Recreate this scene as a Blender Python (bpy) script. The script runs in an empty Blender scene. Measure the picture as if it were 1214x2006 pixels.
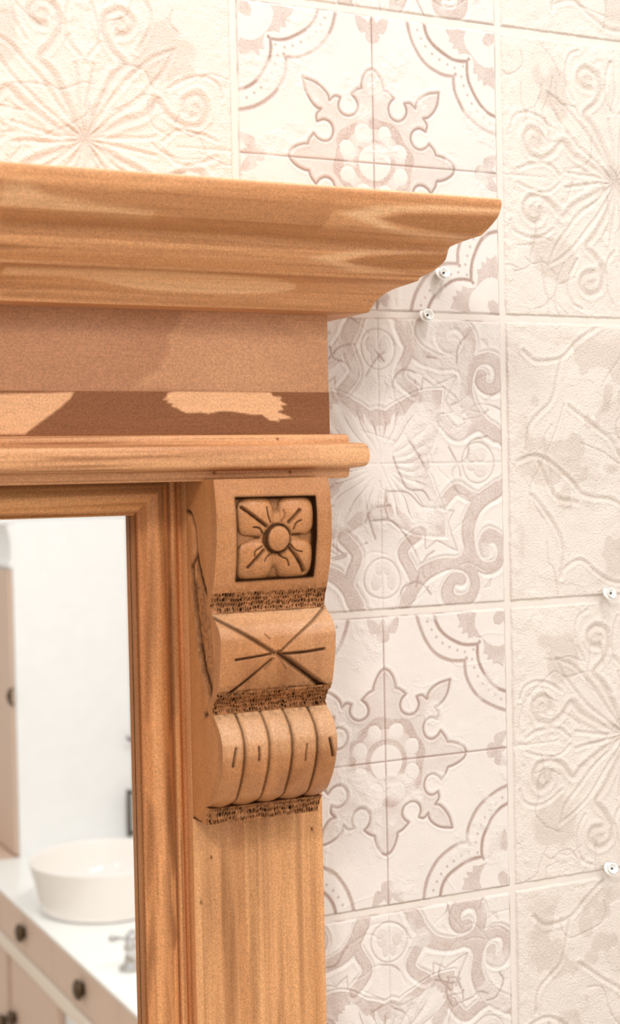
import bpy, math, random
import numpy as np
random.seed(7); rng = np.random.default_rng(11)
S = bpy.context.scene
COL = S.collection

# ------------------------------------------------------------------ camera
YAW, PIT, ROL, F = .45825, -.0247, -.02073, 2950.
CP = np.array([0.0, -.8825, 2.00])
fw = np.array([np.sin(YAW)*np.cos(PIT), np.cos(YAW)*np.cos(PIT), np.sin(PIT)])
r0 = np.array([np.cos(YAW), -np.sin(YAW), 0.]); u0 = np.cross(r0, fw)
rt = r0*np.cos(ROL)+u0*np.sin(ROL); up = -r0*np.sin(ROL)+u0*np.cos(ROL)
cd = bpy.data.cameras.new('camera'); cam = bpy.data.objects.new('camera', cd); COL.objects.link(cam)
from mathutils import Matrix
cam.matrix_world = Matrix([[rt[0], up[0], -fw[0], CP[0]], [rt[1], up[1], -fw[1], CP[1]], [rt[2], up[2], -fw[2], CP[2]], [0, 0, 0, 1]])
cd.sensor_fit = 'HORIZONTAL'; cd.sensor_width = 36; cd.lens = F/1214*36
cd.clip_start = .02; cd.clip_end = 60
cd.dof.use_dof = True; cd.dof.focus_distance = .99; cd.dof.aperture_fstop = cd.lens/1000/.0050
S.camera = cam

# ------------------------------------------------------------------ light
S.view_settings.view_transform = 'Standard'; S.view_settings.look = 'None'
S.view_settings.gamma = 1; S.view_settings.use_curve_mapping = False
S.view_settings.exposure = 0.09
W = bpy.data.worlds.new('world'); S.world = W; W.use_nodes = True
bg = W.node_tree.nodes['Background']; bg.inputs[0].default_value = (.985, .985, 1.0, 1); bg.inputs[1].default_value = .93

def area(name, loc, target, size, power, color, shape='SQUARE', sy=None):
    ld = bpy.data.lights.new(name, 'AREA'); ld.shape = 'RECTANGLE' if sy else shape; ld.size = size
    if sy: ld.size_y = sy
    ld.energy = power; ld.color = color
    o = bpy.data.objects.new(name, ld); COL.objects.link(o); o.location = loc
    from mathutils import Vector
    o.rotation_euler = (Vector(target)-Vector(loc)).to_track_quat('-Z', 'Y').to_euler()
    return o
area('ceiling_lamp', (.62, -.62, 2.96), (.45, 0, 1.85), .16, 4.0, (1, .975, .955))
area('ceiling_lamp', (-.55, -1.20, 2.95), (.3, 0, 1.75), .25, 10, (1, .98, .96))
area('ceiling_lamp', (1.05, -1.35, 2.96), (1.3, -2.6, .9), .22, 13, (1, .985, .97))
area('ceiling_lamp', (1.5, -1.75, 2.96), (1.4, -2.6, .9), .22, 9, (1, .985, .97))

# ------------------------------------------------------------------ measuring helpers
def ray(px, py): return fw+rt*(px-607)/F-up*(py-1003)/F
def P(px, py, d):                       # point on the vertical plane d in front of the wall
    r = ray(px, py); return CP+r*((-d-CP[1])/r[1])
def PX(px, py, X): r = ray(px, py); return CP+r*((X-CP[0])/r[0])
def PZ(px, py, Z): r = ray(px, py); return CP+r*((Z-CP[2])/r[2])

# ------------------------------------------------------------------ object helpers
def tag(o, label=None, cat=None, group=None, kind=None):
    if label: o['label'] = label
    if cat: o['category'] = cat
    if group: o['group'] = group
    if kind: o['kind'] = kind
    return o
def empty(name, loc=(0, 0, 0)):
    o = bpy.data.objects.new(name, None); COL.objects.link(o); o.location = loc; o.empty_display_size = .02
    return o
def raw(name, V, Fc, mat, parent=None, attrs=None, smooth=True):
    V = np.asarray(V, dtype=np.float64)
    m = bpy.data.meshes.new(name)
    if isinstance(Fc, np.ndarray) and Fc.shape[1] == 4:
        n = len(Fc)
        m.vertices.add(len(V)); m.vertices.foreach_set('co', V.ravel())
        m.loops.add(n*4); m.loops.foreach_set('vertex_index', Fc.ravel().astype(np.int32))
        m.polygons.add(n); m.polygons.foreach_set('loop_start', np.arange(0, n*4, 4, dtype=np.int32))
        m.update(calc_edges=True); m.validate()
    else:
        m.from_pydata([tuple(v) for v in V], [], [tuple(f) for f in Fc]); m.update()
    m.polygons.foreach_set('use_smooth', np.full(len(m.polygons), smooth))
    for k, a in (attrs or {}).items():
        at = m.attributes.new(k, 'FLOAT', 'POINT'); at.data.foreach_set('value', np.asarray(a, dtype=np.float32).ravel())
    m.materials.append(mat)
    o = bpy.data.objects.new(name, m); COL.objects.link(o)
    if parent:
        o.parent = parent
        o.location = -parent_loc(parent)
    return o
from mathutils import Vector
def parent_loc(p):
    v = Vector(p.location)
    while p.parent: p = p.parent; v += Vector(p.location)
    return v
def gridfaces(nr, nc, off=0, flip=False):
    i = np.arange(nr*nc).reshape(nr, nc)+off
    a, b, c, d = i[:-1, :-1], i[:-1, 1:], i[1:, 1:], i[1:, :-1]
    f = np.stack([a, b, c, d] if not flip else [a, d, c, b], -1).reshape(-1, 4)
    return f
class MB:
    """collects grids and polygons into ONE mesh; vertices in world coordinates"""
    def __init__(s): s.V = []; s.F = []; s.n = 0; s.A = []
    def grid(s, X, Y, Z, flip=False, a=None, b=None):
        nr, nc = X.shape; s.V.append(np.stack([X, Y, Z], -1).reshape(-1, 3))
        s.F.append(gridfaces(nr, nc, s.n, flip)); s.n += nr*nc
        z = np.zeros(nr*nc)
        s.A.append(np.stack([z if a is None else a.ravel(), z if b is None else b.ravel()], -1)); return s
    def box(s, x0, x1, y0, y1, z0, z1, bev=0):
        x0, x1 = min(x0, x1), max(x0, x1); y0, y1 = min(y0, y1), max(y0, y1); z0, z1 = min(z0, z1), max(z0, z1)
        v = np.array([[x, y, z] for z in (z0, z1) for y in (y0, y1) for x in (x0, x1)])
        f = np.array([[0, 2, 3, 1], [4, 5, 7, 6], [0, 1, 5, 4], [2, 6, 7, 3], [0, 4, 6, 2], [1, 3, 7, 5]])+s.n
        s.V.append(v); s.F.append(f); s.n += 8; s.A.append(np.zeros((8, 2))); return s
    def lathe(s, c, prof, seg=48, axis=(0, 0, 1), sx=1., sy=1.):
        ax = Vector(axis).normalized(); q = Vector((0, 0, 1)).rotation_difference(ax).to_matrix()
        t = np.linspace(0, 2*np.pi, seg+1)
        r = np.array([p[0] for p in prof])[:, None]; z = np.array([p[1] for p in prof])[:, None]
        L = np.stack([r*np.cos(t)*sx, r*np.sin(t)*sy, z+0*t], -1)@np.array(q).T+np.array(c)
        return s.grid(L[..., 0], L[..., 1], L[..., 2], flip=False)
    def tube(s, pts, r, seg=12):
        pts = [Vector(p) for p in pts]; rr = r if hasattr(r, '__len__') else [r]*len(pts)
        t = np.linspace(0, 2*np.pi, seg+1); rows = []
        ref = Vector((0, 0, 1))
        for i, p in enumerate(pts):
            d = (pts[min(i+1, len(pts)-1)]-pts[max(i-1, 0)]).normalized()
            if abs(d.dot(ref)) > .95: ref = Vector((0, 1, 0.1))
            u = d.cross(ref).normalized(); v = d.cross(u)
            rows.append([np.array(p)+rr[i]*(np.array(u)*math.cos(k)+np.array(v)*math.sin(k)) for k in t])
        L = np.array(rows)
        cap0 = np.repeat(np.array(pts[0])[None, None], seg+1, 1); cap1 = np.repeat(np.array(pts[-1])[None, None], seg+1, 1)
        L = np.concatenate([cap0, L, cap1], 0)
        return s.grid(L[..., 0], L[..., 1], L[..., 2])
    def build(s, name, mat, parent=None, smooth=True, bevel=0, auto=None):
        V = np.concatenate(s.V); Fc = np.concatenate(s.F); A = np.concatenate(s.A)
        o = raw(name, V, Fc, mat, parent, {'stain_and_shade': A[:, 0], 'pale': A[:, 1]}, smooth)
        if bevel:
            md = o.modifiers.new('bevel', 'BEVEL'); md.width = bevel; md.segments = 2; md.limit_method = 'ANGLE'
        if auto is not None:
            sh = o.data; bm_sharp(sh, auto)
        return o
def bm_sharp(me, ang):
    import bmesh
    bm = bmesh.new(); bm.from_mesh(me)
    for e in bm.edges:
        if len(e.link_faces) == 2 and e.calc_face_angle(0) > ang: e.smooth = False
    bm.to_mesh(me); bm.free()

# ------------------------------------------------------------------ 2D drawing helpers (numpy)
def noise2(shape, cell, seed):
    g = np.random.default_rng(seed); h, w = shape
    nh, nw = int(h/cell)+4, int(w/cell)+4
    G = g.random((nh, nw))*2-1
    y = np.arange(h)/cell; x = np.arange(w)/cell
    yi = y.astype(int); xi = x.astype(int); fy = y-yi; fx = x-xi
    fy = (fy*fy*(3-2*fy))[:, None]; fx = (fx*fx*(3-2*fx))[None]
    a = G[yi][:, xi]; b = G[yi][:, xi+1]; c = G[yi+1][:, xi]; d = G[yi+1][:, xi+1]
    return (a*(1-fx)+b*fx)*(1-fy)+(c*(1-fx)+d*fx)*fy
def fbm(shape, cell, seed, octs=3):
    r = 0; k = 1
    for i in range(octs): r = r+k*noise2(shape, max(cell/2**i, 1.01), seed+i*17); k *= .5
    return r/(2-k*2 if k else 1)
def streak(shape, cy, cx, seed, lo=.0, hi=.6):
    g = np.random.default_rng(seed); h, w = shape
    def layer(cy, cx):
        G = g.random((int(h/cy)+4, int(w/cx)+4))*2-1; y = np.arange(h)/cy; x = np.arange(w)/cx
        yi, xi = y.astype(int), x.astype(int); fy, fx = y-yi, x-xi
        fy = (fy*fy*(3-2*fy))[:, None]; fx = (fx*fx*(3-2*fx))[None]
        return (G[yi][:, xi]*(1-fx)+G[yi][:, xi+1]*fx)*(1-fy)+(G[yi+1][:, xi]*(1-fx)+G[yi+1][:, xi+1]*fx)*fy
    n = layer(cy, cx)+.5*layer(cy/2.3, cx/2)
    return sstep(lo, hi, n)
def spline(pts, n=6):
    pts = np.array(pts, float)
    if len(pts) < 3: return pts
    Q = np.vstack([2*pts[0]-pts[1], pts, 2*pts[-1]-pts[-2]]); out = []
    for i in range(1, len(Q)-2):
        p0, p1, p2, p3 = Q[i-1], Q[i], Q[i+1], Q[i+2]
        for t in np.arange(n)/n:
            out.append(.5*((2*p1)+(-p0+p2)*t+(2*p0-5*p1+4*p2-p3)*t*t+(-p0+3*p1-3*p2+p3)*t**3))
    out.append(pts[-1]); return np.array(out)
def dline(X, Y, pts):
    """distance to a polyline"""
    D = np.full(X.shape, 9e9)
    for (ax, ay), (bx, by) in zip(pts[:-1], pts[1:]):
        dx, dy = bx-ax, by-ay; L = dx*dx+dy*dy+1e-18
        t = np.clip(((X-ax)*dx+(Y-ay)*dy)/L, 0, 1)
        D = np.minimum(D, (X-ax-t*dx)**2+(Y-ay-t*dy)**2)
    return np.sqrt(D)
def inside(X, Y, poly):
    r = np.zeros(X.shape, bool)
    for (ax, ay), (bx, by) in zip(poly, np.roll(poly, -1, 0)):
        c = ((ay > Y) != (by > Y)) & (X < (bx-ax)*(Y-ay)/(by-ay+1e-15)+ax); r ^= c
    return r
def sdpoly(X, Y, poly):
    poly = np.asarray(poly, float)
    d = dline(X, Y, np.vstack([poly, poly[:1]])); return np.where(inside(X, Y, poly), -d, d)
def sstep(a, b, x):
    t = np.clip((x-a)/(b-a), 0, 1); return t*t*(3-2*t)

# ------------------------------------------------------------------ materials
def nmat(name):
    m = bpy.data.materials.new(name); m.use_nodes = True; nt = m.node_tree
    return m, nt, nt.nodes['Principled BSDF']
def N(nt, t, **k):
    n = nt.nodes.new(t)
    for a, v in k.items(): setattr(n, a, v)
    return n
def srgb(r, g, b):
    f = lambda c: (c/255/12.92) if c/255 <= .04045 else ((c/255+.055)/1.055)**2.4
    return (f(r), f(g), f(b), 1)
def plain(name, col, rough=.5, metal=0, coat=0, noise=.03, scale=20, bump=0):
    m, nt, b = nmat(name)
    b.inputs['Roughness'].default_value = rough; b.inputs['Metallic'].default_value = metal
    b.inputs['Coat Weight'].default_value = coat
    tc = N(nt, 'ShaderNodeTexCoord'); no = N(nt, 'ShaderNodeTexNoise'); no.inputs['Scale'].default_value = scale
    nt.links.new(tc.outputs['Object'], no.inputs['Vector'])
    mx = N(nt, 'ShaderNodeMix', data_type='RGBA'); mx.inputs[6].default_value = [c*(1-noise) for c in col[:3]]+[1]
    mx.inputs[7].default_value = [min(1, c*(1+noise)) for c in col[:3]]+[1]
    nt.links.new(no.outputs['Fac'], mx.inputs[0]); nt.links.new(mx.outputs[2], b.inputs['Base Color'])
    if bump:
        bp = N(nt, 'ShaderNodeBump'); bp.inputs['Strength'].default_value = bump; bp.inputs['Distance'].default_value = .001
        nt.links.new(no.outputs['Fac'], bp.inputs['Height']); nt.links.new(bp.outputs[0], b.inputs['Normal'])
    return m
def wood(name, axis, light, dark, rings=1.0, rough=.42, seed=0., patina_and_shade=(70, 40, 20), palec=(226, 176, 128), gs=1.0):
    """pine: long grain along axis, wide soft bands, fine pores; 'stain_and_shade' and 'pale' hold dyed figures and aged grooves of the wood, plus painted shade and highlights"""
    m, nt, b = nmat(name); L = nt.links.new
    tc = N(nt, 'ShaderNodeTexCoord'); mp = N(nt, 'ShaderNodeMapping'); L(tc.outputs['Object'], mp.inputs['Vector'])
    mp.inputs['Location'].default_value = (seed, seed*1.7, seed*.6)
    sc = [55*gs]*3; sc['XYZ'.index(axis)] = 4.2*gs; mp.inputs['Scale'].default_value = sc
    n1 = N(nt, 'ShaderNodeTexNoise'); n1.inputs['Scale'].default_value = 1.; n1.inputs['Detail'].default_value = 3; n1.inputs['Distortion'].default_value = .6
    L(mp.outputs[0], n1.inputs['Vector'])
    # contour bands of the slow noise give the cathedral figure
    mu = N(nt, 'ShaderNodeMath', operation='MULTIPLY'); mu.inputs[1].default_value = 5.5*rings; L(n1.outputs['Fac'], mu.inputs[0])
    sn = N(nt, 'ShaderNodeMath', operation='SINE')
    m2 = N(nt, 'ShaderNodeMath', operation='MULTIPLY'); m2.inputs[1].default_value = 3.2; L(mu.outputs[0], m2.inputs[0]); L(m2.outputs[0], sn.inputs[0])
    rp = N(nt, 'ShaderNodeMapRange'); rp.inputs[1].default_value = -1; rp.inputs[2].default_value = 1; L(sn.outputs[0], rp.inputs[0])
    # long thin fibres
    mp2 = N(nt, 'ShaderNodeMapping'); L(tc.outputs['Object'], mp2.inputs['Vector'])
    sc2 = [1500.]*3; sc2['XYZ'.index(axis)] = 45.; mp2.inputs['Scale'].default_value = sc2
    n2 = N(nt, 'ShaderNodeTexNoise'); n2.inputs['Scale'].default_value = 1.; n2.inputs['Detail'].default_value = 2; L(mp2.outputs[0], n2.inputs['Vector'])
    # speckle
    n3 = N(nt, 'ShaderNodeTexNoise'); n3.inputs['Scale'].default_value = 1050.; n3.inputs['Detail'].default_value = 1; n3.inputs['Roughness'].default_value = .5; n3.inputs['Distortion'].default_value = .8; L(tc.outputs['Object'], n3.inputs['Vector'])
    c1 = N(nt, 'ShaderNodeMix', data_type='RGBA'); c1.inputs[6].default_value = srgb(*light); c1.inputs[7].default_value = srgb(*dark); L(rp.outputs[0], c1.inputs[0])
    at = N(nt, 'ShaderNodeAttribute', attribute_name='stain_and_shade'); ap = N(nt, 'ShaderNodeAttribute', attribute_name='pale')
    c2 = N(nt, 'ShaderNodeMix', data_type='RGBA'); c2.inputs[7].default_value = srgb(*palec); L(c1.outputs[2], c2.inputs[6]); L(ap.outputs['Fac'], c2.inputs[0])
    c3 = N(nt, 'ShaderNodeMix', data_type='RGBA'); c3.inputs[7].default_value = srgb(*patina_and_shade); L(c2.outputs[2], c3.inputs[6]); L(at.outputs['Fac'], c3.inputs[0])
    mr = N(nt, 'ShaderNodeMapRange'); mr.inputs[1].default_value = .3; mr.inputs[2].default_value = .7; mr.inputs[3].default_value = .93; mr.inputs[4].default_value = 1.06; L(n2.outputs['Fac'], mr.inputs[0])
    mr3 = N(nt, 'ShaderNodeMapRange'); mr3.inputs[1].default_value = .32; mr3.inputs[2].default_value = .68; mr3.inputs[3].default_value = .78; mr3.inputs[4].default_value = 1.16; L(n3.outputs['Fac'], mr3.inputs[0])
    mm = N(nt, 'ShaderNodeMath', operation='MULTIPLY'); L(mr.outputs[0], mm.inputs[0]); L(mr3.outputs[0], mm.inputs[1])
    vm = N(nt, 'ShaderNodeVectorMath', operation='SCALE'); L(c3.outputs[2], vm.inputs[0]); L(mm.outputs[0], vm.inputs['Scale'])
    L(vm.outputs[0], b.inputs['Base Color']); rr_ = N(nt, 'ShaderNodeMapRange'); rr_.inputs[3].default_value = rough; rr_.inputs[4].default_value = .95; L(at.outputs['Fac'], rr_.inputs[0]); L(rr_.outputs[0], b.inputs['Roughness'])
    sp_ = N(nt, 'ShaderNodeMapRange'); sp_.inputs[3].default_value = .4; sp_.inputs[4].default_value = .02; L(at.outputs['Fac'], sp_.inputs[0]); L(sp_.outputs[0], b.inputs['Specular IOR Level'])
    ad = N(nt, 'ShaderNodeMath', operation='MULTIPLY_ADD'); ad.inputs[1].default_value = .25; L(n2.outputs['Fac'], ad.inputs[0]); L(n3.outputs['Fac'], ad.inputs[2])
    bp = N(nt, 'ShaderNodeBump'); bp.inputs['Strength'].default_value = .35; bp.inputs['Distance'].default_value = .0005
    L(ad.outputs[0], bp.inputs['Height']); L(bp.outputs[0], b.inputs['Normal'])
    return m
M = {}
M['wood_x'] = wood('waxed_pine_along', 'X', (226, 168, 118), (194, 134, 88), .6, patina_and_shade=(112, 66, 38), gs=.8)
M['wood_frieze'] = wood('waxed_pine_frieze', 'X', (192, 136, 98), (184, 128, 91), .4, seed=3, patina_and_shade=(124, 78, 50), palec=(236, 178, 130), gs=.6)
M['wood_cornice'] = wood('waxed_pine_cornice', 'X', (220, 158, 106), (204, 142, 92), .45, seed=5, patina_and_shade=(134, 78, 42), palec=(250, 200, 150), gs=.7)
M['wood_rail'] = wood('waxed_pine_rail', 'X', (232, 168, 108), (202, 134, 80), .6, seed=8, patina_and_shade=(130, 78, 44))
M['wood_z'] = wood('waxed_pine_upright', 'Z', (232, 164, 106), (206, 136, 82), .7, seed=1, gs=.75, patina_and_shade=(96, 56, 32))
M['wood_pil'] = wood('waxed_pine_pilaster', 'Z', (222, 162, 108), (198, 138, 88), .7, gs=.8, seed=6, patina_and_shade=(120, 76, 44))
M['wood_carved'] = wood('waxed_pine_carving', 'Z', (192, 130, 80), (170, 110, 64), .5, seed=2, rough=.30, patina_and_shade=(46, 25, 11), palec=(226, 180, 136))

def wallmat():
    m, nt, b = nmat('embossed_tile'); L = nt.links.new
    tc = N(nt, 'ShaderNodeTexCoord')
    at = N(nt, 'ShaderNodeAttribute', attribute_name='pigment'); al = N(nt, 'ShaderNodeAttribute', attribute_name='ink'); aw = N(nt, 'ShaderNodeAttribute', attribute_name='warm')
    n = N(nt, 'ShaderNodeTexNoise'); n.inputs['Scale'].default_value = 750; n.inputs['Detail'].default_value = 2; L(tc.outputs['Object'], n.inputs['Vector'])
    n2 = N(nt, 'ShaderNodeTexNoise'); n2.inputs['Scale'].default_value = 22; n2.inputs['Detail'].default_value = 3; L(tc.outputs['Object'], n2.inputs['Vector'])
    base = N(nt, 'ShaderNodeMix', data_type='RGBA'); base.inputs[6].default_value = srgb(231, 222, 214); base.inputs[7].default_value = srgb(231, 220, 209); L(aw.outputs['Fac'], base.inputs[0])
    pc = N(nt, 'ShaderNodeMix', data_type='RGBA'); pc.inputs[6].default_value = srgb(188, 164, 152); pc.inputs[7].default_value = srgb(192, 172, 156); L(aw.outputs['Fac'], pc.inputs[0])
    c1 = N(nt, 'ShaderNodeMix', data_type='RGBA'); L(base.outputs[2], c1.inputs[6]); L(pc.outputs[2], c1.inputs[7])
    mr = N(nt, 'ShaderNodeMapRange'); mr.inputs[1].default_value = .35; mr.inputs[2].default_value = .65; mr.inputs[3].default_value = .72; mr.inputs[4].default_value = 1.25; L(n.outputs['Fac'], mr.inputs[0])
    mu = N(nt, 'ShaderNodeMath', operation='MULTIPLY', use_clamp=True); L(at.outputs['Fac'], mu.inputs[0]); L(mr.outputs[0], mu.inputs[1]); L(mu.outputs[0], c1.inputs[0])
    c2 = N(nt, 'ShaderNodeMix', data_type='RGBA'); c2.inputs[7].default_value = srgb(140, 100, 80); L(c1.outputs[2], c2.inputs[6]); L(al.outputs['Fac'], c2.inputs[0])
    mr2 = N(nt, 'ShaderNodeMapRange'); mr2.inputs[1].default_value = .3; mr2.inputs[2].default_value = .7; mr2.inputs[3].default_value = .97; mr2.inputs[4].default_value = 1.025; L(n2.outputs['Fac'], mr2.inputs[0])
    vm = N(nt, 'ShaderNodeVectorMath', operation='SCALE'); L(c2.outputs[2], vm.inputs[0]); L(mr2.outputs[0], vm.inputs['Scale'])
    L(vm.outputs[0], b.inputs['Base Color']); b.inputs['Roughness'].default_value = .45
    b.inputs['Specular IOR Level'].default_value = .35
    bp = N(nt, 'ShaderNodeBump'); bp.inputs['Strength'].default_value = .7; bp.inputs['Distance'].default_value = .0009
    ag = N(nt, 'ShaderNodeAttribute', attribute_name='grain'); mg = N(nt, 'ShaderNodeMath', operation='MULTIPLY'); L(n.outputs['Fac'], mg.inputs[0]); L(ag.outputs['Fac'], mg.inputs[1])
    L(mg.outputs[0], bp.inputs['Height']); L(bp.outputs[0], b.inputs['Normal'])
    return m
M['tile'] = wallmat()
M['paint'] = plain('white_wall_paint', srgb(246, 243, 238), .6)
M['cab'] = plain('cream_cabinet_paint', srgb(250, 250, 249), .5)
M['cab_shaded'] = plain('cream_shaded_cabinet_paint', srgb(220, 192, 172), .45)  # cabinet paint with the shade of faces turned from the light mixed in
M['trim'] = plain('cream_trim_paint', srgb(240, 226, 210), .45)
M['top'] = plain('white_counter', srgb(250, 249, 244), .25)
M['ceramic'] = plain('white_ceramic', srgb(246, 240, 234), .08, coat=.6, noise=.005)
M['bronze'] = plain('aged_bronze', srgb(92, 74, 54), .35, metal=.7, noise=.3, scale=200)
M['chrome'] = plain('chrome', srgb(205, 202, 200), .08, metal=1, noise=.01)
M['dark'] = plain('dark_metal', srgb(90, 82, 74), .5, metal=.3)
M['floor'] = plain('pale_floor', srgb(222, 212, 200), .4, scale=5)
M['plastic'] = plain('white_plastic', srgb(250, 249, 244), .25, coat=.3, noise=.01)
m, nt, b = nmat('silvered_glass'); b.inputs['Metallic'].default_value = 1; b.inputs['Roughness'].default_value = 0.0; b.inputs['Base Color'].default_value = (.96, .965, .95, 1); M['mirror'] = m

# ------------------------------------------------------------------ tile reliefs
T = .2; TX0 = .3881; TZ0 = CP[2]+.3063      # tile size, left edge of the printed column, top edge of its first full row
NT = 400
ys, xs = np.meshgrid((np.arange(NT)+.5)/NT*2-1, (np.arange(NT)+.5)/NT*2-1, indexing='ij')
V0 = -ys; U0 = xs                           # u right, v up, both -1..1
JW = .024
def emb(D, w, h):                           # soft ridge/groove along a line
    return h*np.exp(-(D/w)**2)
def edge_relief():
    e = np.maximum(abs(U0), abs(V0))
    return sstep(1-JW*.6, 1-JW*1.6, e), e
def crumble(seed, thr=.25):
    n = fbm((NT, NT), 46, seed, 3); return sstep(thr, thr+.22, n)
def crackle(seed, n=26, L=.35):
    """thin angular hair lines"""
    g = np.random.default_rng(seed); H = np.zeros((NT, NT))
    for k in range(n):
        x, y = g.uniform(-.9, .9, 2); a = g.uniform(0, 6.28); pts = [(x, y)]
        for j in range(g.integers(2, 5)):
            a += g.uniform(-1.1, 1.1); l = g.uniform(.06, L*.5); x += l*math.cos(a); y += l*math.sin(a); pts.append((x, y))
        pts = np.array(pts); x0, y0 = pts.min(0)-.06; x1, y1 = pts.max(0)+.06
        m = (U0 > x0) & (U0 < x1) & (V0 > y0) & (V0 < y1)
        if m.any(): H[m] = np.maximum(H[m], np.exp(-(dline(U0[m], V0[m], spline(pts, 4))/.008)**2))
    return H
def warp(seed, amp=.012, cell=40):
    return U0+amp*noise2((NT, NT), cell, seed), V0+amp*noise2((NT, NT), cell, seed+5)

def tile_star(seed):
    U, V = warp(seed, .010)
    a, b2 = np.abs(U), np.abs(V); X = np.minimum(a, b2); Y = np.maximum(a, b2); R = np.hypot(U, V)
    segs = [[(0, .63), (.035, .612), (.065, .57), (.083, .52), (.088, .487)], [(.088, .487), (.125, .472), (.168, .437)],
            [(.168, .437), (.135, .405), (.12, .36), (.138, .315), (.19, .293), (.24, .312), (.263, .36), (.247, .412)],
            [(.247, .412), (.29, .418), (.328, .387)], [(.328, .387), (.335, .42), (.37, .46), (.43, .495), (.515, .515)]]
    star = np.vstack([spline(s)[:-1] for s in segs]+[np.array([[.515, .515]])])
    poly = np.vstack([star, [[0, 0]]])
    poly = np.vstack([[[-.02, .63]], star, [[.53, .53]], [[0.0, 0.0]], [[-.02, 0]]])
    inn = inside(X, Y, poly); D = dline(X, Y, star)
    outer = np.vstack([spline([(.255, 1.02), (.29, .89), (.345, .785), (.42, .70), (.53, .645), (.645, .635)]), [[.65, .65]]])
    innerl = np.vstack([spline([(.385, 1.02), (.42, .91), (.485, .83), (.59, .765), (.67, .745), (.752, .745)]), [[.76, .76]]])
    Do, Di = dline(X, Y, outer), dline(X, Y, innerl)
    dots = [(.325, .99), (.348, .925), (.382, .87), (.42, .82), (.468, .775), (.52, .742), (.58, .715), (.64, .698), (.71, .71)]
    Dd = np.min([np.hypot(X-x, Y-y) for x, y in dots], 0)
    pig = np.where(inn, .34, 0.)
    er = crumble(seed+3, .18)
    # ring, petals and boss of the rosette
    th = np.arctan2(V, U); c8 = np.cos(8*(th-math.pi/8))
    ring = (R > .215) & (R < .30+.012*np.sin(8*th)); pig = np.where(ring, .80, pig)
    pet = np.minimum.reduce([np.hypot(U-.215*math.cos(k), V-.215*math.sin(k)) for k in np.arange(8)*math.pi/4+math.pi/8])
    pig = np.where((R < .23) & (R > .13), .32, pig); pig = np.where(pet < .055, .0, pig)
    pig = np.where((pet < .052) | (R < .12), .03, pig)
    ringl = np.abs(R-.14)
    pig = np.where(ringl < .019, .75, pig)
    # corner foliage
    lf = [(.57, .955), (.60, .90), (.585, .87), (.63, .865), (.615, .825), (.665, .83), (.67, .79), (.72, .80), (.79, .785), (.75, .825), (.725, .87), (.72, .92), (.735, .96), (.68, .97)]
    tref = [(.90, .965), (.87, .92), (.885, .865), (.93, .84), (.955, .875), (.965, .965)]
    s1 = sdpoly(X, Y, np.array(lf)); s2 = sdpoly(X, Y, np.array(tref))
    pig = np.where((s1 < 0) | (s2 < 0), .62, pig)
    # edge trefoils
    def pet_e(cx, cy, ang, l, w):
        c, s = math.cos(ang), math.sin(ang); x = (X-cx)*c+(Y-cy)*s; y = -(X-cx)*s+(Y-cy)*c
        return (x/l)**2+(np.abs(y)/w)**1.3*(1+.8*np.clip(x/l, -1, 1))
    tre = np.minimum(pet_e(0, .885, math.pi/2, .085, .045), pet_e(.085, .925, math.pi*.30, .065, .036))
    pig = np.where(tre < 1, .62, pig)
    dark = .72*np.exp(-(D/.0085)**2)
    dark = np.maximum(dark, .46*np.exp(-(Do/.010)**2)); dark = np.maximum(dark, .62*np.exp(-(Di/.010)**2))
    pig = np.maximum(pig, np.where(np.exp(-(Do/.014)**2) > .3, .55, 0)); pig = np.maximum(pig, np.where(Di < .014, .6, 0))
    dark = np.maximum(dark, .42*sstep(.0135, .007, Dd))
    lines = .0; gl = np.minimum(np.abs(U0), np.abs(V0))
    g1 = fbm((NT, NT), 30, seed+40, 2)
    dark = np.maximum(dark, (.75+.25*g1)*np.exp(-(gl/.0045)**2))
    er2 = (1-.75*er)
    pig = pig*er2*(.9+.25*fbm((NT, NT), 12, seed+9, 2)); dark = dark*(1-.5*er)
    H = -.00050*np.exp(-(D/.010)**2)-.00035*np.exp(-(Do/.012)**2)-.00040*np.exp(-(Di/.012)**2)+.00025*np.exp(-((D-.022)/.010)**2)
    H += -.0006*np.exp(-(gl/.007)**2)+np.where(inn, .00008, 0)-.0002*np.exp(-(ringl/.02)**2)-.00025*np.exp(-(np.abs(pet-.055)/.010)**2)
    H += er*.0006*fbm((NT, NT), 9, seed+21, 3)+.00022*fbm((NT, NT), 22, seed+22, 3)+.00025*crackle(seed+1, 10)
    grain = .35+.5*er
    return H, pig, dark, grain

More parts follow.
